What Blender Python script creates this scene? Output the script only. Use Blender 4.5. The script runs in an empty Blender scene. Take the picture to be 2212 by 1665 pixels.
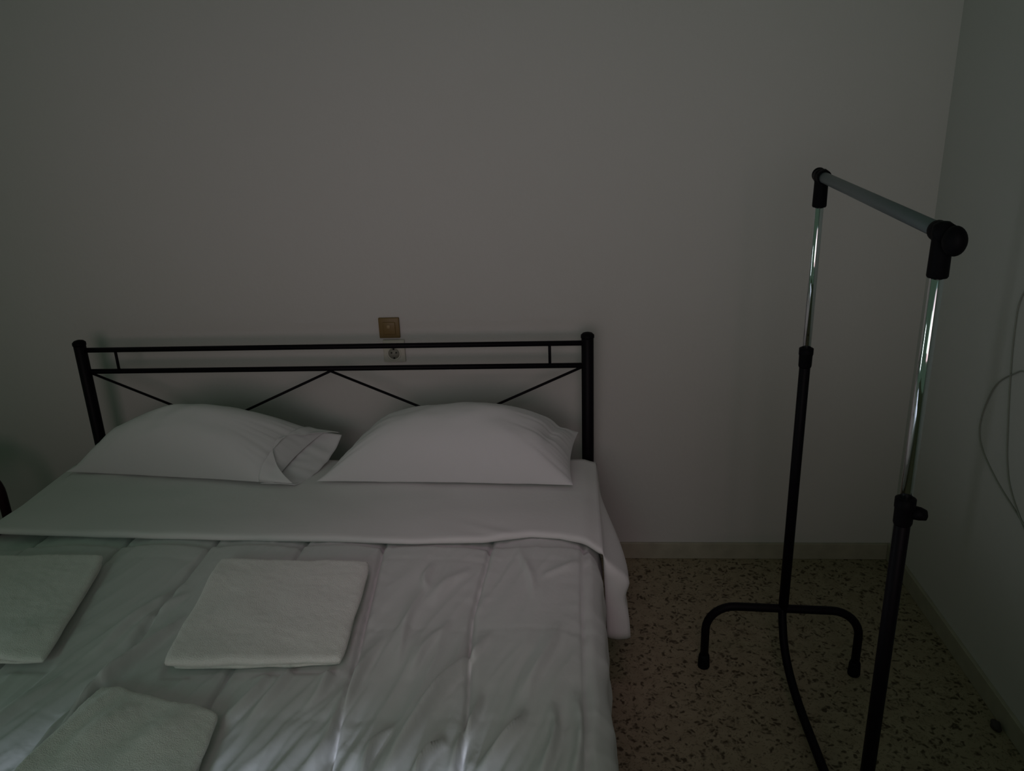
import bpy, bmesh, math, random
from mathutils import Vector, Matrix, noise
random.seed(7)
S = bpy.context.scene
COL = S.collection
R = math.radians

# ------------------------------------------------------------------ camera
CAM = Vector((0.0, -2.75, 1.675))
yaw, pitch, roll = R(4.48), R(19.36), R(-2.11)
fw = Vector((-math.sin(yaw) * math.cos(pitch), math.cos(yaw) * math.cos(pitch), -math.sin(pitch)))
rt = Vector((math.cos(yaw), math.sin(yaw), 0))
up = rt.cross(fw)
r2 = rt * math.cos(roll) + up * math.sin(roll)
u2 = up * math.cos(roll) - rt * math.sin(roll)
cd = bpy.data.cameras.new('camera')
cam = bpy.data.objects.new('camera', cd)
COL.objects.link(cam)
cam.matrix_world = Matrix(((r2.x, u2.x, -fw.x, CAM.x), (r2.y, u2.y, -fw.y, CAM.y), (r2.z, u2.z, -fw.z, CAM.z), (0, 0, 0, 1)))
cd.sensor_fit = 'HORIZONTAL'
cd.sensor_width = 36.0
cd.lens = 1750 / 2212 * 36.0
cd.clip_start = 0.05
S.camera = cam

# ------------------------------------------------------------------ world, light, exposure
w = bpy.data.worlds.new('dim_room_light')
S.world = w
w.use_nodes = True
bg = w.node_tree.nodes['Background']
bg.inputs[0].default_value = (0.62, 1.0, 0.70, 1)
bg.inputs[1].default_value = 0.060

def area(name, loc, target, sx, sy, power, color, spread=180):
    l = bpy.data.lights.new(name, 'AREA')
    l.shape = 'RECTANGLE'
    l.size, l.size_y = sx, sy
    l.energy = power
    l.color = color
    l.spread = R(spread)
    o = bpy.data.objects.new(name, l)
    COL.objects.link(o)
    o.location = loc
    o.rotation_euler = (Vector(target) - Vector(loc)).to_track_quat('-Z', 'Y').to_euler()
    return o
# dim daylight that gets past the shutter of the window behind the camera, plus two added wall fills
area('window_daylight', (-0.5, -4.2, 1.70), (-0.48, 0, 1.36), 2.8, 1.6, 1.88, (1.0, 0.70, 0.74), 47)
area('upper_wall_fill', (-0.4, -3.6, 1.9), (-0.45, 0, 1.9), 2.2, 1.0, 0.42, (0.55, 0.90, 1.0), 60)  # added fill for the upper wall, not a separate window
area('right_wall_fill', (-0.3, -4.2, 1.6), (0.9, 0, 1.9), 1.2, 1.0, 0.36, (0.85, 1.0, 0.87), 50)  # added fill brightening the right part of the wall
# added fills with no source in the room, brightening the bed from above
area('bed_top_fill', (-0.1, -3.2, 2.4), (-0.22, -1.02, 0.5), 0.9, 0.5, 0.245, (1.0, 0.76, 0.81), 34)  # added high lamp aimed at the middle of the bed
area('overhead_bed_fill', (-0.1, -1.9, 2.6), (-0.25, -0.85, 0.5), 1.2, 0.5, 0.155, (1.0, 0.55, 0.84), 34)  # added overhead lamp, standing in for light off a ceiling
area('low_bed_fill', (-0.9, -3.6, 1.6), (-0.7, -1.25, 0.5), 1.6, 0.7, 0.165, (0.47, 1.0, 0.84), 24)  # added lower-angle lamp for the left of the bed
# balcony door in the left wall, its roller shutter raised only part of the way
area('balcony_door_gap', (-3.2, -1.60, 1.05), (0.6, -1.35, 1.30), 0.34, 1.20, 0.42, (0.88, 0.94, 1.0), 46)
# gap under the shutter of the rear window, light skimming over the foot of the bed
area('shutter_foot_gap', (-0.66, -3.6, 0.84), (-0.66, -1.84, 0.415), 1.05, 0.04, 3.6, (0.74, 0.80, 1.0), 10)

S.view_settings.view_transform = 'Standard'
S.view_settings.look = 'None'
S.view_settings.exposure = 0.0
S.view_settings.gamma = 1.0
S.view_settings.use_curve_mapping = False

# ------------------------------------------------------------------ materials
def mat(name, color, rough=0.8, metal=0.0, bump=None, mottling=None, sheen=0.0, spec=None):
    m = bpy.data.materials.new(name)
    m.use_nodes = True
    nt = m.node_tree
    b = nt.nodes['Principled BSDF']
    b.inputs['Base Color'].default_value = (*color, 1)
    b.inputs['Roughness'].default_value = rough
    b.inputs['Metallic'].default_value = metal
    if sheen:
        b.inputs['Sheen Weight'].default_value = sheen
    if spec is not None:
        b.inputs['Specular IOR Level'].default_value = spec
    tc = nt.nodes.new('ShaderNodeTexCoord')
    if mottling:
        sc, amt = mottling
        n = nt.nodes.new('ShaderNodeTexNoise')
        n.inputs['Scale'].default_value = sc
        n.inputs['Detail'].default_value = 4
        nt.links.new(tc.outputs['Object'], n.inputs['Vector'])
        mx = nt.nodes.new('ShaderNodeMix')
        mx.data_type = 'RGBA'
        mx.inputs[6].default_value = (*[c * (1 - amt) for c in color], 1)
        mx.inputs[7].default_value = (*[min(1, c * (1 + amt)) for c in color], 1)
        nt.links.new(n.outputs['Fac'], mx.inputs[0])
        nt.links.new(mx.outputs[2], b.inputs['Base Color'])
    if bump:
        for k, (sc, st, dist) in enumerate(bump):
            n = nt.nodes.new('ShaderNodeTexNoise')
            n.inputs['Scale'].default_value = sc
            n.inputs['Detail'].default_value = 3
            nt.links.new(tc.outputs['Object'], n.inputs['Vector'])
            bp = nt.nodes.new('ShaderNodeBump')
            bp.inputs['Strength'].default_value = st
            bp.inputs['Distance'].default_value = dist
            nt.links.new(n.outputs['Fac'], bp.inputs['Height'])
            if k:
                nt.links.new(last.outputs[0], bp.inputs['Normal'])
            last = bp
        nt.links.new(last.outputs[0], b.inputs['Normal'])
    return m

M_wall = mat('wall_paint', (0.62, 0.60, 0.585), 0.92, bump=[(35, 0.25, 0.004), (3, 0.3, 0.01)], mottling=(1.2, 0.025), spec=0.2)
M_base = mat('baseboard_marble', (0.40, 0.37, 0.29), 0.6, mottling=(18, 0.25))
M_metal = mat('black_enamel', (0.0045, 0.003, 0.0055), 0.5, spec=0.12)
M_plastic = mat('black_plastic', (0.0035, 0.003, 0.0045), 0.6, spec=0.1)
M_maroon = mat('dark_maroon_enamel', (0.022, 0.004, 0.009), 0.4, spec=0.3)
M_chrome = mat('chrome', (0.74, 0.77, 0.79), 0.06, 1.0)
M_grey = mat('grey_metal_tube', (0.20, 0.235, 0.25), 0.45, 0.7)
M_sheet = mat('white_sheet', (0.72, 0.71, 0.70), 0.9, bump=[(90, 0.12, 0.002), (9, 0.25, 0.01)], sheen=0.15)
M_duvet = mat('white_quilt', (0.66, 0.665, 0.65), 0.85, bump=[(120, 0.1, 0.002), (14, 0.3, 0.01)], sheen=0.1)
M_towel = mat('white_terry', (0.90, 0.885, 0.84), 1.0, bump=[(420, 0.8, 0.004), (30, 0.3, 0.006)], sheen=0.3)
M_pillow = mat('white_pillowcase', (0.70, 0.69, 0.70), 0.9, bump=[(90, 0.1, 0.002), (7, 0.25, 0.01)], sheen=0.15)
M_brown = mat('brown_plastic', (0.20, 0.125, 0.040), 0.5)
M_tan = mat('lighter_brown_plastic', (0.34, 0.24, 0.12), 0.5)
M_cream = mat('cream_plastic', (0.56, 0.535, 0.47), 0.5)
M_well = mat('socket_well', (0.27, 0.26, 0.22), 0.6)
M_hole = mat('dark_hole', (0.02, 0.018, 0.015), 0.8)
M_cable = mat('shadow_toned_cable', (0.30, 0.31, 0.27), 0.6)  # whitish cable, darkened so its colour carries its shadow
M_wood = mat('slat_wood', (0.35, 0.24, 0.13), 0.6, mottling=(9, 0.2))

def terrazzo():
    m = bpy.data.materials.new('terrazzo')
    m.use_nodes = True
    nt = m.node_tree
    b = nt.nodes['Principled BSDF']
    b.inputs['Roughness'].default_value = 0.55
    b.inputs['Specular IOR Level'].default_value = 0.25
    tc = nt.nodes.new('ShaderNodeTexCoord')
    wn = nt.nodes.new('ShaderNodeTexNoise')
    wn.inputs['Scale'].default_value = 30
    nt.links.new(tc.outputs['Object'], wn.inputs['Vector'])
    wadd = nt.nodes.new('ShaderNodeMix')
    wadd.data_type = 'VECTOR'
    wadd.inputs[0].default_value = 0.06
    nt.links.new(tc.outputs['Object'], wadd.inputs[4])
    nt.links.new(wn.outputs['Color'], wadd.inputs[5])
    def chips(scale, thr0, thr1):
        v = nt.nodes.new('ShaderNodeTexVoronoi')
        v.inputs['Scale'].default_value = scale
        nt.links.new(wadd.outputs[1], v.inputs['Vector'])
        # only some of the cells hold a dark chip
        sep = nt.nodes.new('ShaderNodeSeparateColor')
        nt.links.new(v.outputs['Color'], sep.inputs[0])
        th = nt.nodes.new('ShaderNodeMath'); th.operation = 'GREATER_THAN'; th.inputs[1].default_value = 0.55
        nt.links.new(sep.outputs[0], th.inputs[0])
        r = nt.nodes.new('ShaderNodeMapRange')
        r.inputs[1].default_value = thr0; r.inputs[2].default_value = thr1
        r.inputs[3].default_value = 1; r.inputs[4].default_value = 0
        nt.links.new(v.outputs['Distance'], r.inputs[0])
        mu = nt.nodes.new('ShaderNodeMath'); mu.operation = 'MULTIPLY'
        nt.links.new(r.outputs[0], mu.inputs[0]); nt.links.new(th.outputs[0], mu.inputs[1])
        return mu.outputs[0]
    a = chips(62, 0.22, 0.62)
    c = chips(150, 0.25, 0.60)
    n = nt.nodes.new('ShaderNodeTexNoise'); n.inputs['Scale'].default_value = 22; n.inputs['Detail'].default_value = 6
    nt.links.new(tc.outputs['Object'], n.inputs['Vector'])
    def mixc(fac, c1, c2, link1=None):
        mx = nt.nodes.new('ShaderNodeMix'); mx.data_type = 'RGBA'
        if isinstance(fac, float): mx.inputs[0].default_value = fac
        else: nt.links.new(fac, mx.inputs[0])
        mx.inputs[6].default_value = (*c1, 1)
        if link1: nt.links.new(link1, mx.inputs[6])
        mx.inputs[7].default_value = (*c2, 1)
        return mx.outputs[2]
    base = mixc(n.outputs['Fac'], (0.22, 0.175, 0.11), (0.40, 0.345, 0.235))
    s1 = mixc(c, (0, 0, 0), (0.20, 0.165, 0.105), base)
    s2 = mixc(a, (0, 0, 0), (0.07, 0.052, 0.03), s1)
    nt.links.new(s2, b.inputs['Base Color'])
    return m
M_floor = terrazzo()

# ------------------------------------------------------------------ mesh helpers
def link(name, bm, m, parent=None, smooth=True, label=None):
    bmesh.ops.recalc_face_normals(bm, faces=bm.faces)
    me = bpy.data.meshes.new(name)
    bm.to_mesh(me)
    bm.free()
    if smooth:
        for p in me.polygons:
            p.use_smooth = True
    me.materials.append(m)
    o = bpy.data.objects.new(name, me)
    COL.objects.link(o)
    if parent:
        o.parent = parent
    if label:
        o['label'] = label
    return o

def thing(name, label, cat, loc=(0, 0, 0), group=None):
    o = bpy.data.objects.new(name, None)
    COL.objects.link(o)
    o.location = loc
    o.empty_display_size = 0.1
    o['label'] = label
    o['category'] = cat
    if group:
        o['group'] = group
    return o

def tag(o, label, cat, group=None):
    o['label'] = label
    o['category'] = cat
    if group:
        o['group'] = group
    return o

def off(o, p):
    return tuple(Vector(p) - o.location)

def box(bm, lo, hi, bev=0.0, seg=2):
    g = bmesh.ops.create_cube(bm, size=1)
    lo, hi = Vector(lo), Vector(hi)
    for v in g['verts']:
        v.co = Vector([lo[i] + (v.co[i] + 0.5) * (hi[i] - lo[i]) for i in range(3)])
    if bev:
        es = set()
        for v in g['verts']:
            es.update(v.link_edges)
        bmesh.ops.bevel(bm, geom=list(es), offset=bev, segments=seg, affect='EDGES', profile=0.5)

def smooth_path(pts, n=8):
    pts = [Vector(p) for p in pts]
    P = [pts[0] * 2 - pts[1]] + pts + [pts[-1] * 2 - pts[-2]]
    out = []
    for i in range(1, len(P) - 2):
        for k in range(n):
            t = k / n
            a, b, c, d = P[i - 1], P[i], P[i + 1], P[i + 2]
            out.append(0.5 * ((2 * b) + (c - a) * t + (2 * a - 5 * b + 4 * c - d) * t * t + (3 * b - a - 3 * c + d) * t ** 3))
    out.append(pts[-1])
    return out

def tube(bm, pts, r, seg=20, caps=True):
    pts = [Vector(p) for p in pts]
    rs = r if isinstance(r, (list, tuple)) else [r] * len(pts)
    rings = []
    T0 = (pts[1] - pts[0]).normalized()
    ref = Vector((0, 0, 1)) if abs(T0.z) < 0.9 else Vector((1, 0, 0))
    N = T0.cross(ref).normalized()
    for i, p in enumerate(pts):
        if i == 0: T = T0
        elif i == len(pts) - 1: T = (pts[i] - pts[i - 1]).normalized()
        else: T = ((pts[i + 1] - p).normalized() + (p - pts[i - 1]).normalized())
        if T.length < 1e-6: T = T0
        T.normalize()
        N = (N - T * N.dot(T)).normalized()
        B = T.cross(N)
        rings.append([bm.verts.new(p + (N * math.cos(a) + B * math.sin(a)) * rs[i]) for a in [2 * math.pi * k / seg for k in range(seg)]])
    for a, b in zip(rings, rings[1:]):
        for k in range(seg):
            bm.faces.new((a[k], a[(k + 1) % seg], b[(k + 1) % seg], b[k]))
    if caps:
        bm.faces.new(rings[0][::-1])
        bm.faces.new(rings[-1])

def rod(bm, a, b, r, seg=20, bev=None):
    a, b = Vector(a), Vector(b)
    bev = bev if bev is not None else min(r * 0.25, 0.003)
    d = (b - a).normalized() * bev
    tube(bm, [a, a + d, b - d, b], [r - bev, r, r, r - bev], seg)

def ellipsoid(bm, c, rad, rot=None, seg=24):
    g = bmesh.ops.create_uvsphere(bm, u_segments=seg, v_segments=seg // 2, radius=1)
    for v in g['verts']:
        p = Vector((v.co.x * rad[0], v.co.y * rad[1], v.co.z * rad[2]))
        if rot: p = rot @ p
        v.co = p + Vector(c)

def grid_faces(bm, g, wrap=False):
    for i in range(len(g) - 1):
        n = len(g[i])
        for j in range(n if wrap else n - 1):
            bm.faces.new((g[i][j], g[i][(j + 1) % n], g[i + 1][(j + 1) % n], g[i + 1][j]))

def sst(a, b, x):
    t = max(0.0, min(1.0, (x - a) / (b - a)))
    return t * t * (3 - 2 * t)

def nz(x, y, z=0.0):
    return noise.noise(Vector((x, y, z)))

# ------------------------------------------------------------------ the room
def struct(name, bm, m, label=None, smooth=False):
    o = link(name, bm, m, smooth=smooth)
    o['kind'] = 'structure'
    if label: o['label'] = label
    return o
WX = 1.182
bm = bmesh.new(); box(bm, (-3.3, -4.6, -0.12), (WX + 0.15, 0.15, 0.0)); struct('floor', bm, M_floor, 'speckled beige and dark terrazzo floor')
bm = bmesh.new(); box(bm, (-3.3, 0.0, 0.0), (WX, 0.15, 2.95)); struct('wall_back', bm, M_wall, 'plain off-white wall behind the bed')
bm = bmesh.new(); box(bm, (WX, -4.6, 0.0), (WX + 0.15, 0.15, 2.95)); struct('wall_right', bm, M_wall, 'plain off-white wall on the right')
bm = bmesh.new(); box(bm, (-3.3, -0.012, 0.0), (WX - 0.012, 0.0, 0.066), 0.002); struct('baseboard_back', bm, M_base, 'low stone skirting under the back wall')
bm = bmesh.new(); box(bm, (WX - 0.012, -4.6, 0.0), (WX, 0.0, 0.066), 0.002); struct('baseboard_right', bm, M_base, 'low stone skirting under the right wall')

# ------------------------------------------------------------------ bed frame with headboard
HY = -0.15
XL, XR = -1.708, 0.0535
bed = thing('bed_frame', 'black metal double bed frame with a barred headboard by the wall', 'bed', ((XL + XR) / 2, -1.15, 0))
def part(name, bm, m, root, label=None, smooth=True, parent=None):
    bmesh.ops.translate(bm, verts=bm.verts, vec=-root.location)
    return link(name, bm, m, parent or root, smooth, label)
for x in (XL, XR):
    bm = bmesh.new(); rod(bm, (x, HY, 0.0), (x, HY, 0.925), 0.0205, 28)
    po = part('headboard_post', bm, M_metal, bed)
    bm = bmesh.new()
    tube(bm, [(x, HY, 0.921), (x, HY, 0.925), (x, HY, 0.934), (x, HY, 0.940), (x, HY, 0.943)], [0.0195, 0.0225, 0.0222, 0.016, 0.006], 28)
    part('post_cap', bm, M_plastic, bed, parent=po)
ZT, ZM = 0.906, 0.828
for z in (ZT, ZM):
    bm = bmesh.new(); rod(bm, (XL + 0.012, HY, z), (XR - 0.012, HY, z), 0.0088, 20, 0.001)
    part('headboard_rail', bm, M_metal, bed)
for x in (-1.583, -0.073):
    bm = bmesh.new(); rod(bm, (x, HY, ZM), (x, HY, ZT), 0.0050, 14, 0.0005)
    part('headboard_spacer', bm, M_metal, bed)
zlow = 0.435
xm = -0.827
k = 0.0075
for a, b in (((XL + 0.015, ZM - 0.006), (xm - k, zlow)), ((xm, ZM - 0.008), (XL + 0.015, zlow)), ((xm, ZM - 0.008), (XR - 0.015, zlow)), ((XR - 0.015, ZM - 0.006), (xm + k, zlow))):
    dy = 0.0045 if a[0] != xm else -0.0045
    bm = bmesh.new(); rod(bm, (a[0], HY + dy, a[1]), (b[0], HY + dy, b[1]), 0.0045, 14, 0.0005)
    part('headboard_brace', bm, M_metal, bed)
bm = bmesh.new(); rod(bm, (XL + 0.012, HY, zlow), (XR - 0.012, HY, zlow), 0.0088, 20, 0.001)
part('headboard_rail', bm, M_metal, bed)
for x in (XL, XR):
    bm = bmesh.new(); box(bm, (x - 0.012, -2.16, 0.235), (x + 0.012, HY - 0.016, 0.275), 0.003)
    part('side_rail', bm, M_metal, bed, smooth=False)
    bm = bmesh.new(); rod(bm, (x, -2.175, 0), (x, -2.175, 0.45), 0.0205, 24)
    part('footboard_post', bm, M_metal, bed)
bm = bmesh.new(); rod(bm, (XL + 0.012, -2.175, 0.255), (XR - 0.012, -2.175, 0.255), 0.014)
part('footboard_rail', bm, M_metal, bed)
bm = bmesh.new(); rod(bm, (XL + 0.012, -2.175, 0.43), (XR - 0.012, -2.175, 0.43), 0.0088)
part('footboard_rail', bm, M_metal, bed)
bm = bmesh.new()
for i in range(12):
    y = -0.25 - i * 0.165
    box(bm, (XL + 0.012, y - 0.035, 0.262), (XR - 0.012, y + 0.035, 0.276))
part('slat_base', bm, M_wood, bed, smooth=False)

# ------------------------------------------------------------------ mattress in its fitted sheet
MX0, MX1, MY0, MY1, MZ0, MZ1 = -1.683, 0.030, -2.14, -0.178, 0.277, 0.476
def rounded_slab(x0, x1, y0, y1, z0, z1, r, nx, ny, zf=None):
    bm = bmesh.new()
    box(bm, (x0, y0, z0), (x1, y1, z1), r, 4)
    return bm
bm = rounded_slab(MX0, MX1, MY0, MY1, MZ0, MZ1, 0.045, 0, 0)
mt = link('mattress', bm, M_sheet)
tag(mt, 'white sheeted mattress bare between the two pillows and at headboard corner', 'mattress')

# ------------------------------------------------------------------ duvet
DZ = 0.504
def wr(u, f, sharp=2.0):
    """ridged wrinkle noise"""
    return (1 - abs(nz(u, f))) ** sharp

SEAMS = [-1.585, -1.30, -1.025, -0.765, -0.505, -0.235, 0.02]
def seam_shift(i, y):
    base = {2: -0.01, 3: -0.03, 4: 0.045, 5: 0.025}.get(i, 0.0)
    if i == 4: return 0.045 * ((-y - 1.1) / 0.5)            # -0.527 near the fold, -0.48 at the foot side
    if i == 5: return -0.022 * math.exp(-((-y - 1.12) / 0.22) ** 2) + 0.015 * ((-y - 0.9) / 0.7) + 0.008
    return 0.012 * nz(y * 2.0, i * 3.7)
RIDGES = [((-0.345, -1.60), (-0.215, -1.24), 0.017, 0.017), ((-0.500, -1.55), (-0.440, -1.25), 0.012, 0.016),
          ((-0.660, -1.48), (-0.610, -1.30), 0.009, 0.016), ((-0.71, -1.50), (-0.665, -1.33), 0.008, 0.014),
          ((-0.160, -1.60), (-0.115, -1.46), 0.014, 0.014), ((-0.110, -1.42), (-0.055, -1.18), 0.007, 0.02),
          ((-0.345, -1.05), (-0.280, -0.92), 0.005, 0.018), ((-0.060, -1.62), (-0.046, -1.44), 0.014, 0.013),
          ((-0.215, -1.60), (-0.205, -1.42), 0.012, 0.012), ((-0.005, -1.62), (0.005, -1.40), 0.010, 0.013),
          ((-0.395, -1.62), (-0.36, -1.50), 0.013, 0.013), ((-0.28, -1.64), (-0.262, -1.53), 0.014, 0.011),
          ((-1.035, -1.64), (-0.965, -1.20), 0.020, 0.020), ((-0.93, -1.66), (-0.895, -1.42), 0.020, 0.022),
          ((-0.845, -1.10), (-0.775, -0.90), 0.004, 0.02), ((-0.395, -1.28), (-0.375, -1.02), 0.006, 0.016),
          ((-1.10, -1.26), (-1.02, -1.02), 0.008, 0.02), ((-1.05, -1.22), (-0.99, -1.04), 0.006, 0.014),
          ((-0.385, -0.90), (-0.37, -1.0), 0.005, 0.014), ((-0.13, -0.84), (-0.115, -1.02), 0.004, 0.014),
          ((-0.07, -0.95), (0.03, -0.84), 0.004, 0.016), ((-1.20, -1.60), (-1.12, -1.40), 0.010, 0.02),
          ((-0.555, -1.42), (-0.515, -1.30), 0.008, 0.014), ((-0.35, -1.32), (-0.30, -1.16), 0.006, 0.014)]
TOWELS = [((-0.945, -0.915), (-0.530, -0.925), (-0.500, -1.320), (-0.895, -1.350)),
          ((-1.66, -0.90), (-1.272, -0.893), (-1.170, -1.335), (-1.60, -1.34)),
          ((-1.000, -1.405), (-0.705, -1.485), (-0.665, -1.85), (-1.030, -1.85))]
def inside(q, x, y):
    m = 1.0
    for a, b in zip(q, q[1:] + q[:1]):
        dx, dy = b[0] - a[0], b[1] - a[1]
        d = ((x - a[0]) * dy - (y - a[1]) * dx) / math.hypot(dx, dy)
        m *= sst(-0.015, 0.004, d)
    return m
def duvet_h(x, y):
    # channels
    xs = [s + seam_shift(i, y) for i, s in enumerate(SEAMS)]
    h = 0.0
    d = min(abs(x - s) for s in xs)
    for i in range(len(xs) - 1):
        if xs[i] <= x <= xs[i + 1]:
            t = (x - xs[i]) / (xs[i + 1] - xs[i])
            h = 0.015 * (math.sin(math.pi * t) ** 0.6)
    # the right lip of a seam stands a little higher than its left
    for s in xs:
        h -= 0.016 * math.exp(-((x - s) / 0.0055) ** 2)
        h += 0.004 * math.exp(-((x - s - 0.017) / 0.012) ** 2)
    fade = sst(-0.74, -0.86, y)
    foot = sst(-1.0, -1.65, y)
    # diagonal puckers, elongated along (0.25, 1)
    a = x * 1.0 + y * -0.28
    b = y + 0.28 * x
    wx = a * 17 + 0.55 * nz(x * 4, y * 4, 3.1)
    h += (0.005 + 0.008 * foot) * (wr(wx, b * 1.3, 3.0) - 0.62) * (0.35 + 0.65 * fade)
    h += (0.0018 + 0.0035 * foot) * (wr(a * 34 + 0.8 * nz(x * 7, y * 7, 9.2), b * 3.0, 3.0) - 0.6)
    # short pinches next to the seams
    pin = math.exp(-(d / 0.05) ** 2)
    h += 0.003 * pin * (wr(x * 8, y * 16 + 2 * x, 2) - 0.6)
    # cross stitch lines
    for yc in (-0.865, -1.165, -1.465, -1.765, -2.05):
        h -= 0.0010 * math.exp(-((y - yc - 0.01 * nz(x * 3, yc)) / 0.008) ** 2)
    for (p, q, hh, ww) in RIDGES:
        dx, dy = q[0] - p[0], q[1] - p[1]
        L2 = dx * dx + dy * dy
        t = ((x - p[0]) * dx + (y - p[1]) * dy) / L2
        if -0.2 < t < 1.2:
            tt = max(0, min(1, t))
            # gently S-shaped
            cx = p[0] + dx * tt + 0.012 * math.sin(3.1 * tt + p[0] * 9)
            cy = p[1] + dy * tt
            e = ((x - cx) * dy - (y - cy) * dx) / math.sqrt(L2)
            end = max(0.0, math.sin(math.pi * max(0, min(1, (t + 0.2) / 1.4)))) ** 1.2
            sg = ww * (0.62 if e > 0 else 1.25)
            h += 2.5 * hh * end * math.exp(-(e / (0.8 * sg)) ** 2)
    h += 0.006 * nz(x * 2.2, y * 2.2, 5.0)
    h -= 0.014 * sst(-0.805, -0.778, y)
    for q in TOWELS:                        # pressed down under a towel
        m = inside(q, x, y)
        h = h * (1 - m) + min(h, 0.006) * m
    return h

DX0, DX1 = -1.765, 0.074
def duvet():
    bm = bmesh.new()
    rc = 0.055
    nt_, ns = 430, 22
    y0, y1, ny = -0.66, -2.20, 210
    rows = []
    for j in range(ny + 1):
        y = y0 + (y1 - y0) * j / ny
        row = []
        sts = []
        wob = 0.006 * nz(y * 4.5, 7.7) + 0.005 * nz(y * 9, 1.7)
        for k in range(ns):                         # left side, from the hem up
            t = k / ns
            z = 0.20 + (DZ - rc - 0.20) * t
            sts.append((DX0 - 0.05 * (1 - t) + 0.012 * nz(y * 6, 4 + t) , z, -1, 0))
        for k in range(8):
            a = math.pi * (1 - k / 16)
            sts.append((DX0 + rc + rc * math.cos(a), DZ - rc + rc * math.sin(a), math.cos(a), math.sin(a)))
        for k in range(nt_ + 1):
            sts.append((DX0 + rc + (DX1 - DX0 - 2 * rc) * k / nt_, DZ, 0, 1))
        for k in range(1, 9):
            a = math.pi / 2 * (1 - k / 8)
            sts.append((DX1 - rc + rc * math.cos(a), DZ - rc + rc * math.sin(a), math.cos(a), math.sin(a)))
        for k in range(1, ns + 1):
            t = k / ns
            z = DZ - rc - (DZ - rc - 0.20) * t
            sts.append((DX1 + 0.010 * sst(0, 0.3, t) - 0.012 * t + 0.012 * t * nz(y * 6, 9 + t), z, 1, 0))
        for (x, z, nx_, nzv) in sts:
            h = duvet_h(x, y) * (nzv ** 2) + (0.012 * wr(y * 9, z * 3) - 0.006 + wob) * (nx_ ** 2)
            row.append(bm.verts.new((x + nx_ * h, y + 0.010 * nz(x * 3, 2.2) * sst(-2.0, -2.2, y), z + nzv * h)))
        rows.append(row)
    # foot end hangs down
    last = rows[-1]
    for k in range(1, 10):
        row = []
        for v in last:
            row.append(bm.verts.new((v.co.x, v.co.y - 0.03 * math.sin(min(1, k / 3) * math.pi / 2), v.co.z - 0.028 * k * (v.co.z - 0.2) / 0.3)))
        rows.append(row)
    grid_faces(bm, rows)
    return bm
dv = link('duvet', duvet(), M_duvet)
sol = dv.modifiers.new('thickness', 'SOLIDIFY'); sol.thickness = 0.008; sol.offset = -1
tag(dv, 'rumpled white quilted duvet spread over the bed, top end folded back', 'duvet')

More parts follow.
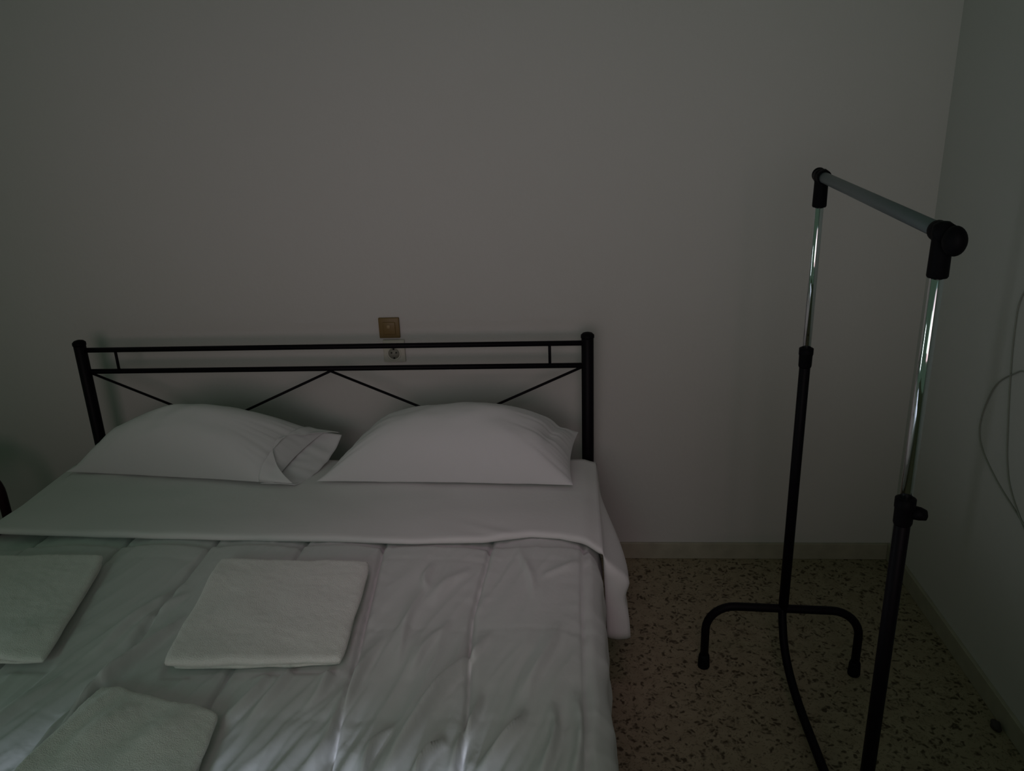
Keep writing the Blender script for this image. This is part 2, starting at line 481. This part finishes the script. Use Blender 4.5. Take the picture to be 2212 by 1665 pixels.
# the end of the duvet folded back into a smooth band, draped over both sides
def fold_y(x):
    pts = [(-1.95, -0.70), (-1.72, -0.722), (-1.3, -0.745), (-0.9, -0.758), (-0.71, -0.762), (-0.45, -0.772), (-0.25, -0.765), (-0.12, -0.733), (-0.04, -0.740), (0.02, -0.765), (0.07, -0.80), (0.12, -0.815), (0.25, -0.815)]
    for a, b in zip(pts, pts[1:]):
        if x <= b[0]:
            t = (x - a[0]) / (b[0] - a[0])
            t = max(0, t)
            return a[1] + (b[1] - a[1]) * t + 0.003 * nz(x * 9, 0.4)
    return pts[-1][1]
def flap():
    bm = bmesh.new()
    ZO = 0.522
    def sec(q, y, outer):
        """q in [-1,2]: <0 left drape, 0..1 across the top, >1 right drape; returns a point"""
        g = sst(-0.30, -0.76, y)
        th = 0.0
        if q < 0:
            t = -q
            L = 0.10 + 0.22 * g
            out = (0.010 + 0.085 * g) * sst(0, 0.35, t)
            ox = DX0 + 0.015 - out - 0.02 * t
            oz = ZO - 0.012 - L * t
            if not outer:
                ox = max(ox + 0.02, DX0 - 0.012) ; ox = ox + 0.010
                oz += 0.012 * (1 - t)
            else:
                ox -= 0.015
            return Vector((ox, y, oz))
        if q > 1:
            t = q - 1
            L = 0.12 + 0.195 * g + 0.035 * g ** 6
            if outer:
                ridge = 0.012 * math.exp(-((t - 0.22) / 0.10) ** 2) - 0.008 * math.exp(-((t - 0.42) / 0.10) ** 2)
                ox = DX1 + 0.004 + (0.004 + 0.056 * g ** 1.2) * sst(0, 0.30, t) + 0.026 * t * g + ridge * g
            else:
                ox = DX1 + 0.006 + 0.016 * t
            oz = ZO - 0.010 * (1 if outer else 1.4) - L * t * (1.0 if outer else 1.02) - (0.012 * t if outer else 0)
            return Vector((ox, y, oz))
        x = DX0 + 0.015 + (DX1 + 0.004 - DX0 - 0.015) * q
        e = min(q, 1 - q) * (DX1 - DX0)
        rnd = 0.012 * (1 - sst(0, 0.05, e))
        z = ZO - rnd
        if outer:
            z += 0.004 * nz(x * 3, y * 4, 1) + 0.003 * nz(x * 8, y * 9, 6) + 0.008 * sst(0.25, 0.0, abs(y + 0.70))
            z += 0.005 * math.exp(-(((x + 0.21) * 0.8 + (y + 0.745) * 1.5) / 0.03) ** 2) * math.exp(-((y + 0.745) / 0.05) ** 2)
        else:
            z -= 0.014
        return Vector((x, y, z))
    qs = [-1 + k / 26 for k in range(26)] + [k / 200 for k in range(201)] + [1 + k / 26 for k in range(1, 27)]
    rows = []
    for q in qs:
        xr = sec(max(min(q, 2), -1), -0.7, True).x
        yf = fold_y(xr)
        if q > 1:
            yf += 0.10 * sst(0.72, 1.0, q - 1)         # the hanging tip is rounded off
        if q < 0:
            yf += 0.10 * sst(0.72, 1.0, -q)
        ys = -0.235
        N = 40
        prof = []
        for k in range(N + 1):
            prof.append((ys + (yf - ys) * k / N, 1.0))
        nose = [(yf - 0.006, 0.85), (yf - 0.010, 0.5), (yf - 0.006, 0.15)]
        inner = [(ys + (yf - ys) * k / N, 0.0) for k in range(N, -1, -4)]
        row = []
        for (y, w_) in prof + nose + inner:
            yy = max(y, yf)
            a, b = sec(q, yy, True), sec(q, yy, False)
            p = b.lerp(a, w_)
            p.y = y
            row.append(bm.verts.new(p))
        rows.append(row)
    grid_faces(bm, rows, wrap=True)
    bm.faces.new(rows[0]); bm.faces.new(rows[-1][::-1])
    return bm
fl = link('folded_back_end', flap(), M_sheet, dv, label='smooth plain underside of the duvet folded back below the pillows')

# ------------------------------------------------------------------ pillows
def pillow(label, FL, FR, BL, BR, th, seed, open_right, right_ext, gp, shp):
    cen = (Vector(FL) + Vector(FR) + Vector(BL) + Vector(BR)) / 4
    root = thing('pillow', label, 'pillow', (cen.x, cen.y, FL[2]), 'pillows leaning on the headboard')
    FL, FR, BL, BR = [Vector(p) for p in (FL, FR, BL, BR)]
    def base(u, v):                         # u -1..1 left to right, v -1 front .. 1 back
        a, b = (u + 1) / 2, (v + 1) / 2
        p = FL * (1 - a) * (1 - b) + FR * a * (1 - b) + BL * (1 - a) * b + BR * a * b
        p.z += 0.030 * (1 - min(1, u * u)) * b
        return p
    n = ((FR - FL).cross(BL - FL)).normalized()
    if n.z < 0: n = -n
    us = right_ext
    def inset(u, v):
        # sides curve in between the corners
        uu = u * (1 - 0.045 * (1 - v * v) * abs(u) ** 3)
        vv = v * (1 - 0.05 * (1 - u * u) * abs(v) ** 3)
        return uu, vv
    def T(u, v):
        c = max(0.0, 1 - abs(u) ** shp) ** 0.85 * max(0.0, 1 - abs(v) ** 2.3) ** 0.60
        return c
    def surf(u, v, sgn, lift=0.0, ushape=None):
        uu, vv = inset(u if ushape is None else ushape, v)
        ue = (uu + 1) / 2 * (us + 1) - 1 if ushape is None else uu
        t = th * T(u, v)
        if seed > 5:                        # the loose corner of the case is creased off from the filling
            t -= 0.022 * math.exp(-((u - 0.80 - 0.06 * v) / 0.05) ** 2) * sst(-0.5, 0.2, v) * T(u, v) ** 0.3
        amp = 1.0 if sgn > 0 else 0.20
        rad = math.atan2(abs(v) - 0.0, abs(u) + 1e-4)
        edge = max(abs(u), abs(v))
        wrk = 0.010 * sst(0.35, 0.95, edge) * nz(math.cos(rad * 2) * 4 + seed, math.sin(rad * 6) * 3, u * 1.2) \
            + 0.010 * nz(u * 2.2 + seed, v * 1.8, 2.0) + 0.005 * nz(u * 6 + seed, v * 3, 4.0)
        return base(ue, vv) + n * (sgn * (amp * t) + wrk * T(u, v) ** 0.5 * (1 if sgn > 0 else 0.3) + lift)
    N = 72
    bm = bmesh.new()
    top, bot = [], []
    for i in range(N + 1):
        u = -math.cos(math.pi * i / N)
        rt_, rb = [], []
        for j in range(N + 1):
            v = -math.cos(math.pi * j / N)
            vt = bm.verts.new(surf(u, v, 1))
            rt_.append(vt)
            rb.append(vt if i in (0, N) or j in (0, N) else bm.verts.new(surf(u, v, -1)))
        top.append(rt_); bot.append(rb)
    for g in (top, bot):
        for i in range(N):
            for j in range(N):
                try: bm.faces.new((g[i][j], g[i + 1][j], g[i + 1][j + 1], g[i][j + 1]))
                except ValueError: pass
    body = part('pillow_body', bm, M_pillow, root)
    body['label'] = 'plump filled part inside the white pillowcase'
    # loose open end of the pillowcase
    if gp < 0.01:
        return root
    bm = bmesh.new()
    nv, nu = 44, 14
    rows = []
    u0 = us - 0.12
    def rim(v, side):
        if side > 0:
            c = open_right * (1 - v * v)
            return 1.0 - c
        return 1.0
    for side in (1, -1):
        rows = []
        for i in range(nu + 1):
            row = []
            for j in range(nv + 1):
                v = -1 + 2 * j / nv
                ue = u0 + (rim(v, side) - u0) * i / nu
                # local body coordinate
                ub = min(1.0, (ue + 1) / (us + 1) * 2 - 1)
                gape = gp * sst(0, 1, i / nu) * max(0, 1 - v * v) ** 0.7
                tb = th * T(ub, v) * (1 if side > 0 else 0.20)
                ease = i / nu
                t0 = th * T((u0 + 1) / (us + 1) * 2 - 1, v) * (1 if side > 0 else 0.20)
                t = max(tb + 0.003, t0 * (1 - ease) ** 1.3 + gape * ease) * (0.6 + 0.4 * 1) + 0.002
                _, vv = inset(0.99, v)
                fold = 0.004 * nz(v * 5 + seed, ue * 6, side)
                row.append(bm.verts.new(base(ue, vv * 1.0) + n * (side * t + fold)))
            rows.append(row)
        grid_faces(bm, rows)
    bmesh.ops.remove_doubles(bm, verts=bm.verts, dist=0.0008)
    hem = part('pillowcase_end', bm, M_pillow, root, label='loose open end of the white pillowcase')
    s = hem.modifiers.new('thickness', 'SOLIDIFY'); s.thickness = 0.0018; s.offset = 1
    return root
pillow('white pillow at the left with its pillowcase end gaping open beside the other pillow',
       (-1.735, -0.335, 0.528), (-0.895, -0.455, 0.538), (-1.50, -0.215, 0.610), (-0.795, -0.215, 0.612), 0.205, 1.3, 0.30, 0.84, 0.045, 2.2)
pillow('white pillow at the right in front of the headboard post',
       (-0.830, -0.425, 0.534), (0.005, -0.465, 0.538), (-0.690, -0.215, 0.605), (0.024, -0.215, 0.612), 0.180, 8.1, 0.05, 0.99, 0.004, 3.0)

# ------------------------------------------------------------------ folded towels
def towel(label, TL, TR, BR_, BL_, z, th, layers, seed, group='folded white towels on the duvet', humps=()):
    cen = [(TL[i] + TR[i] + BR_[i] + BL_[i]) / 4 for i in (0, 1)]
    root = thing('folded_towel', label, 'towel', (cen[0], cen[1], z), group)
    TLv, TRv, BRv, BLv = [Vector((p[0], p[1], 0)) for p in (TL, TR, BR_, BL_)]
    def P(a, b):
        return TLv * (1 - a) * (1 - b) + TRv * a * (1 - b) + BRv * a * b + BLv * (1 - a) * b
    lts = [th * 0.42, th * 0.58] if layers == 2 else [th / layers] * layers
    for L in range(layers):
        bm = bmesh.new()
        N = 70
        z0 = z + sum(lts[:L])
        lt = lts[L]
        ins = 0.010 if L == 0 else 0.0
        prof = [(0.0, 0.5), (0.012, 0.85), (0.035, 1.0)]
        us_ = [0, 0.006, 0.018, 0.035] + [0.035 + 0.93 * k / N for k in range(1, N)] + [0.965, 0.982, 0.994, 1]
        def hh(e):
            t = min(1, e / 0.035)
            return math.sqrt(max(0, 1 - (1 - t) ** 2))
        tops, bots = [], []
        for a in us_:
            rt_, rb = [], []
            for b in us_:
                aa = ins / 0.4 + a * (1 - 2 * ins / 0.4)
                bb = ins / 0.4 + b * (1 - 2 * ins / 0.4)
                p = P(aa, bb)
                # edges wander a little
                p.x += 0.006 * nz(bb * 4 + seed, L * 2.0) * (1 - 2 * abs(0.5 - aa)) * 0 + 0.005 * nz(bb * 5 + seed, L + 0.5)
                p.y += 0.005 * nz(aa * 5 + seed, L + 3.3)
                cr = 0.009 * abs(2 * a - 1) ** 9 * abs(2 * b - 1) ** 9
                p = p + (P(0.5, 0.5) - p).normalized() * cr if cr > 1e-6 else p
                e = min(a, 1 - a, b, 1 - b)
                zc = z0 + lt * 0.5 + 0.006 * nz(p.x * 5, p.y * 5, seed) * (L + 1) / layers + L * sum(hh_ * math.exp(-(((p.x - hx) * 0.96 + (p.y - hy) * -0.28) / hw_) ** 2) * math.exp(-((p.y - hy) / hl) ** 2) for hx, hy, hw_, hl, hh_ in humps)
                if bb > 0.75: zc += 0.004 * (bb - 0.75) / 0.25 * nz(aa * 6 + seed, 5.5)
                f = 0.0014 * nz(p.x * 60, p.y * 60, L + seed) + 0.0010 * nz(p.x * 140, p.y * 140, L + seed) + 0.004 * nz(p.x * 11, p.y * 11, seed)
                half = lt * 0.56 * hh(e)
                vt = bm.verts.new((p.x, p.y, zc + half + (f if e > 0 else 0)))
                rt_.append(vt)
                rb.append(vt if e == 0 else bm.verts.new((p.x, p.y, zc - half)))
            tops.append(rt_); bots.append(rb)
        n_ = len(us_)
        for g in (tops, bots):
            for i in range(n_ - 1):
                for j in range(n_ - 1):
                    try: bm.faces.new((g[i][j], g[i + 1][j], g[i + 1][j + 1], g[i][j + 1]))
                    except ValueError: pass
        part('towel_layer', bm, M_towel, root)
    return root
towel('large folded white towel in the middle of the duvet, squared up, nearest the pillows',
      (-0.945, -0.915), (-0.530, -0.925), (-0.500, -1.320), (-0.895, -1.350), 0.520, 0.032, 2, 2.0,
      humps=((-0.60, -1.10, 0.03, 0.12, 0.003), (-0.70, -1.20, 0.035, 0.12, 0.004)))
towel('folded white towel at the left edge of the photo on the duvet, wavy front hem',
      (-1.66, -0.90), (-1.272, -0.893), (-1.170, -1.335), (-1.60, -1.34), 0.520, 0.028, 2, 5.0,
      humps=((-1.27, -1.28, 0.05, 0.07, 0.014), (-1.40, -1.10, 0.05, 0.12, 0.005)))
towel('small folded white towel nearest the viewer at the bottom of the photo',
      (-1.000, -1.405), (-0.705, -1.485), (-0.665, -1.85), (-1.030, -1.85), 0.520, 0.026, 2, 9.0,
      humps=((-0.925, -1.560, 0.034, 0.08, 0.026), (-0.795, -1.560, 0.040, 0.08, 0.022), (-1.000, -1.60, 0.020, 0.20, 0.018)))

# ------------------------------------------------------------------ clothes rack
PF, PN = Vector((0.620, -0.65, 0)), Vector((0.606, -1.38, 0))
rack = thing('clothes_rack', 'standing garment rack with chrome telescopic uprights and black tube base', 'clothes rack', (0.613, -1.015, 0))
bar_dir = (PN - PF).normalized()
def upright(P, ztop, zcollar, near):
    x, y = P.x, P.y
    # base arch
    zb = 0.222
    hw = 0.222
    pts = [(-hw, 0.02)] + [(-hw, 0.10)]
    rc = 0.085
    arch = [(-hw, 0.018), (-hw, zb - rc)]
    for k in range(1, 9):
        a = math.pi - k * math.pi / 16
        arch.append((-hw + rc + rc * math.cos(a), zb - rc + rc * math.sin(a)))
    arch += [(-0.05, zb), (0.05, zb)]
    for k in range(0, 8):
        a = math.pi / 2 - k * math.pi / 16
        arch.append((hw - rc + rc * math.cos(a), zb - rc + rc * math.sin(a)))
    arch += [(hw, zb - rc), (hw, 0.018)]
    slope = -0.03
    bm = bmesh.new()
    tube(bm, [(x + ax, y + ax * slope * 2, az) for ax, az in arch], 0.0125, 20)
    b = part('base_arch', bm, M_metal, rack)
    for sx in (-hw, hw):
        bm = bmesh.new()
        fy = y + sx * slope * 2
        tube(bm, [(x + sx, fy, 0.0), (x + sx, fy, 0.004), (x + sx, fy, 0.040), (x + sx, fy, 0.046)], [0.017, 0.0185, 0.0165, 0.0145], 20)
        part('rubber_foot', bm, M_plastic, rack, parent=b)
    bm = bmesh.new(); rod(bm, (x, y, zb - 0.012), (x, y, zcollar - 0.012), 0.0142, 24)
    part('lower_pole', bm, M_metal, rack)
    bm = bmesh.new()
    tube(bm, [(x, y, zcollar - 0.052), (x, y, zcollar - 0.048), (x, y, zcollar - 0.020), (x, y, zcollar - 0.016), (x, y, zcollar), (x, y, zcollar + 0.003)],
         [0.0155, 0.0168, 0.0172, 0.0185, 0.0185, 0.013], 24)
    c = part('collar', bm, M_plastic, rack)
    bm = bmesh.new()
    if near:
        tube(bm, [(x + 0.012, y - 0.003, zcollar - 0.026), (x + 0.026, y - 0.006, zcollar - 0.028), (x + 0.036, y - 0.008, zcollar - 0.030), (x + 0.038, y - 0.008, zcollar - 0.030)], [0.013, 0.0125, 0.010, 0.005], 18)
    else:
        tube(bm, [(x + 0.004, y + 0.012, zcollar - 0.026), (x + 0.006, y + 0.030, zcollar - 0.028), (x + 0.006, y + 0.034, zcollar - 0.028)], [0.012, 0.011, 0.005], 18)
    part('collar_knob', bm, M_plastic, rack, parent=c)
    bm = bmesh.new(); rod(bm, (x, y, zcollar - 0.01), (x, y, ztop - 0.045), 0.0112, 32, 0.001)
    part('chrome_pole', bm, M_chrome, rack, label='chrome telescopic upright tube')
    # tee joint: sleeve on the pole, horizontal socket for the bar
    s = -1 if not near else 1
    bm = bmesh.new()
    tube(bm, [(x, y, ztop - 0.078), (x, y, ztop - 0.075), (x, y, ztop - 0.018), (x, y, ztop - 0.004), (x, y, ztop + 0.008), (x, y, ztop + 0.014)],
         [0.0155, 0.0172, 0.0165, 0.0185, 0.0165, 0.008], 24)
    p0 = Vector((x, y, ztop - 0.004)) - bar_dir * s * 0.026
    p1 = Vector((x, y, ztop - 0.004)) + bar_dir * s * 0.020
    tube(bm, [p0, p0 + bar_dir * s * 0.003, p1], [0.0165, 0.0175, 0.0175], 24)
    t = part('tee_joint', bm, M_plastic, rack)
    bm = bmesh.new()
    if near:
        ellipsoid(bm, Vector((x + 0.004, y, ztop - 0.012)) + bar_dir * 0.036, (0.0185, 0.021, 0.0245), seg=28)
    else:
        ellipsoid(bm, Vector((x, y, ztop - 0.002)) - bar_dir * 0.026, (0.0175, 0.014, 0.0180), seg=28)
    part('end_cap', bm, M_plastic, rack, parent=t)
    return Vector((x, y, ztop - 0.004))
A = upright(PF, 1.476, 1.030, False)
B = upright(PN, 1.452, 0.965, True)
bm = bmesh.new(); rod(bm, A, B, 0.0132, 32)
part('crossbar', bm, M_grey, rack, label='grey metal hanging bar')
bm = bmesh.new()
tube(bm, smooth_path([(0.617, -0.652, 0.222), (0.616, -0.668, 0.190), (0.614, -0.715, 0.135), (0.617, -0.78, 0.088), (0.624, -0.87, 0.052), (0.630, -1.02, 0.036), (0.630, -1.15, 0.042), (0.622, -1.27, 0.088), (0.612, -1.345, 0.160), (0.607, -1.374, 0.215)], 8), 0.0120, 20)
part('link_tube', bm, M_metal, rack)

# ------------------------------------------------------------------ switch plate and socket on the back wall
def plate(name, label, cat, x0, x1, z0, z1, m):
    o = thing(name, label, cat, ((x0 + x1) / 2, 0, (z0 + z1) / 2))
    bm = bmesh.new(); box(bm, (x0, -0.011, z0), (x1, 0.0, z1), 0.0025)
    part('cover_plate', bm, m, o)
    return o
sw = plate('wall_switch', 'brown plastic square plate on the wall above the headboard rail', 'switch', -0.681, -0.607, 0.893, 0.967, M_brown)
bm = bmesh.new(); box(bm, (-0.665, -0.015, 0.907), (-0.621, -0.008, 0.952), 0.002); part('rocker', bm, M_brown, sw)
bm = bmesh.new(); box(bm, (-0.6505, -0.0175, 0.930), (-0.639, -0.012, 0.942), 0.001); part('indicator_mark', bm, M_tan, sw, label='paler tan raised mark')
so = plate('wall_socket', 'pale cream power socket on the wall seen between the headboard rails', 'socket', -0.672, -0.594, 0.803, 0.886, M_cream)
bm = bmesh.new()
cx_, cz_ = -0.634, 0.836
prof = [(0.026, -0.0105), (0.026, -0.0130), (0.0215, -0.0132), (0.0205, -0.0125), (0.0200, -0.0118)]
rings = []
for r_, y_ in prof:
    rings.append([bm.verts.new((cx_ + r_ * math.cos(2 * math.pi * k / 36), y_, cz_ + r_ * math.sin(2 * math.pi * k / 36))) for k in range(36)])
grid_faces(bm, rings, wrap=True)
part('socket_ring', bm, M_cream, so)
bm = bmesh.new(); tube(bm, [(cx_, -0.0122, cz_), (cx_, -0.0100, cz_)], 0.0203, 32)
wl = part('socket_well', bm, M_well, so, label='darker round recess')
for dx, dz in ((-0.0085, 0.003), (0.0085, 0.003)):
    bm = bmesh.new(); tube(bm, [(cx_ + dx, -0.0128, cz_ + dz), (cx_ + dx, -0.0118, cz_ + dz)], 0.0030, 14)
    part('pin_hole', bm, M_hole, so, parent=wl)
for dz in (0.017, -0.017):
    bm = bmesh.new(); box(bm, (cx_ - 0.003, -0.0138, cz_ + dz - 0.003), (cx_ + 0.003, -0.0118, cz_ + dz + 0.003))
    part('earth_clip', bm, M_hole, so, parent=wl)

# ------------------------------------------------------------------ cable loop on the right wall
cx0 = WX - 0.003
bm = bmesh.new()
tube(bm, smooth_path([(cx0, y, z) for y, z in ((-0.86, 0.955), (-0.76, 0.965), (-0.664, 0.962), (-0.62, 0.944), (-0.54, 0.885), (-0.497, 0.798), (-0.490, 0.724), (-0.528, 0.675), (-0.625, 0.627), (-0.736, 0.593), (-0.79, 0.578), (-0.90, 0.560),
      (-1.02, 0.62), (-1.05, 0.85), (-0.98, 1.10), (-0.82, 1.24), (-0.66, 1.23), (-0.585, 1.14), (-0.580, 1.05), (-0.600, 0.92), (-0.630, 0.79), (-0.657, 0.699), (-0.698, 0.635), (-0.78, 0.575), (-0.88, 0.520), (-1.05, 0.50))], 8), 0.0019, 10)
cb = link('cable', bm, M_cable)
tag(cb, 'thin whitish cable, toned grey for its shadow, looped against the right wall beside the garment rack', 'cable')

# small dark lump on the floor against the right-hand skirting
bm = bmesh.new()
g = bmesh.ops.create_icosphere(bm, subdivisions=3, radius=1)
for v in g['verts']:
    n_ = 1 + 0.25 * nz(v.co.x * 1.6, v.co.y * 1.6, v.co.z * 1.6)
    v.co = Vector((WX - 0.030 + v.co.x * 0.012 * n_, -0.880 + v.co.y * 0.020 * n_, max(0.0, 0.010 + v.co.z * 0.014 * n_)))
tag(link('door_stop', bm, mat('dull_brown_rubber', (0.05, 0.038, 0.035), 0.8)), 'small dark lump on the floor against the right-hand skirting', 'door stop')

# ------------------------------------------------------------------ low stool of bent tube left of the bed
st = thing('metal_stool', 'dark maroon bent-tube stool standing left of the bed, mostly out of frame', 'stool', (-2.20, -0.42, 0))
for y in (-0.30, -0.62):
    bm = bmesh.new()
    hw, zt, rc = 0.188, 0.520, 0.095
    x = -2.205
    arch = [(x - hw, y, 0.0)]
    for k in range(9):
        a = math.pi - k * math.pi / 16
        arch.append((x - hw + rc + rc * math.cos(a), y, zt - rc + rc * math.sin(a)))
    for k in range(9):
        a = math.pi / 2 - k * math.pi / 16
        arch.append((x + hw - rc + rc * math.cos(a), y, zt - rc + rc * math.sin(a)))
    arch.append((x + hw, y, 0.0))
    tube(bm, arch, 0.0165, 20)
    part('leg_hoop', bm, M_maroon, st)
for x in (-2.205 - 0.188, -2.205 + 0.188):
    bm = bmesh.new(); rod(bm, (x, -0.30, 0.15), (x, -0.62, 0.15), 0.008)
    part('stretcher', bm, M_maroon, st)
bm = bmesh.new(); box(bm, (-2.30, -0.66, 0.534), (-2.11, -0.26, 0.560), 0.008)
part('seat', bm, M_maroon, st)
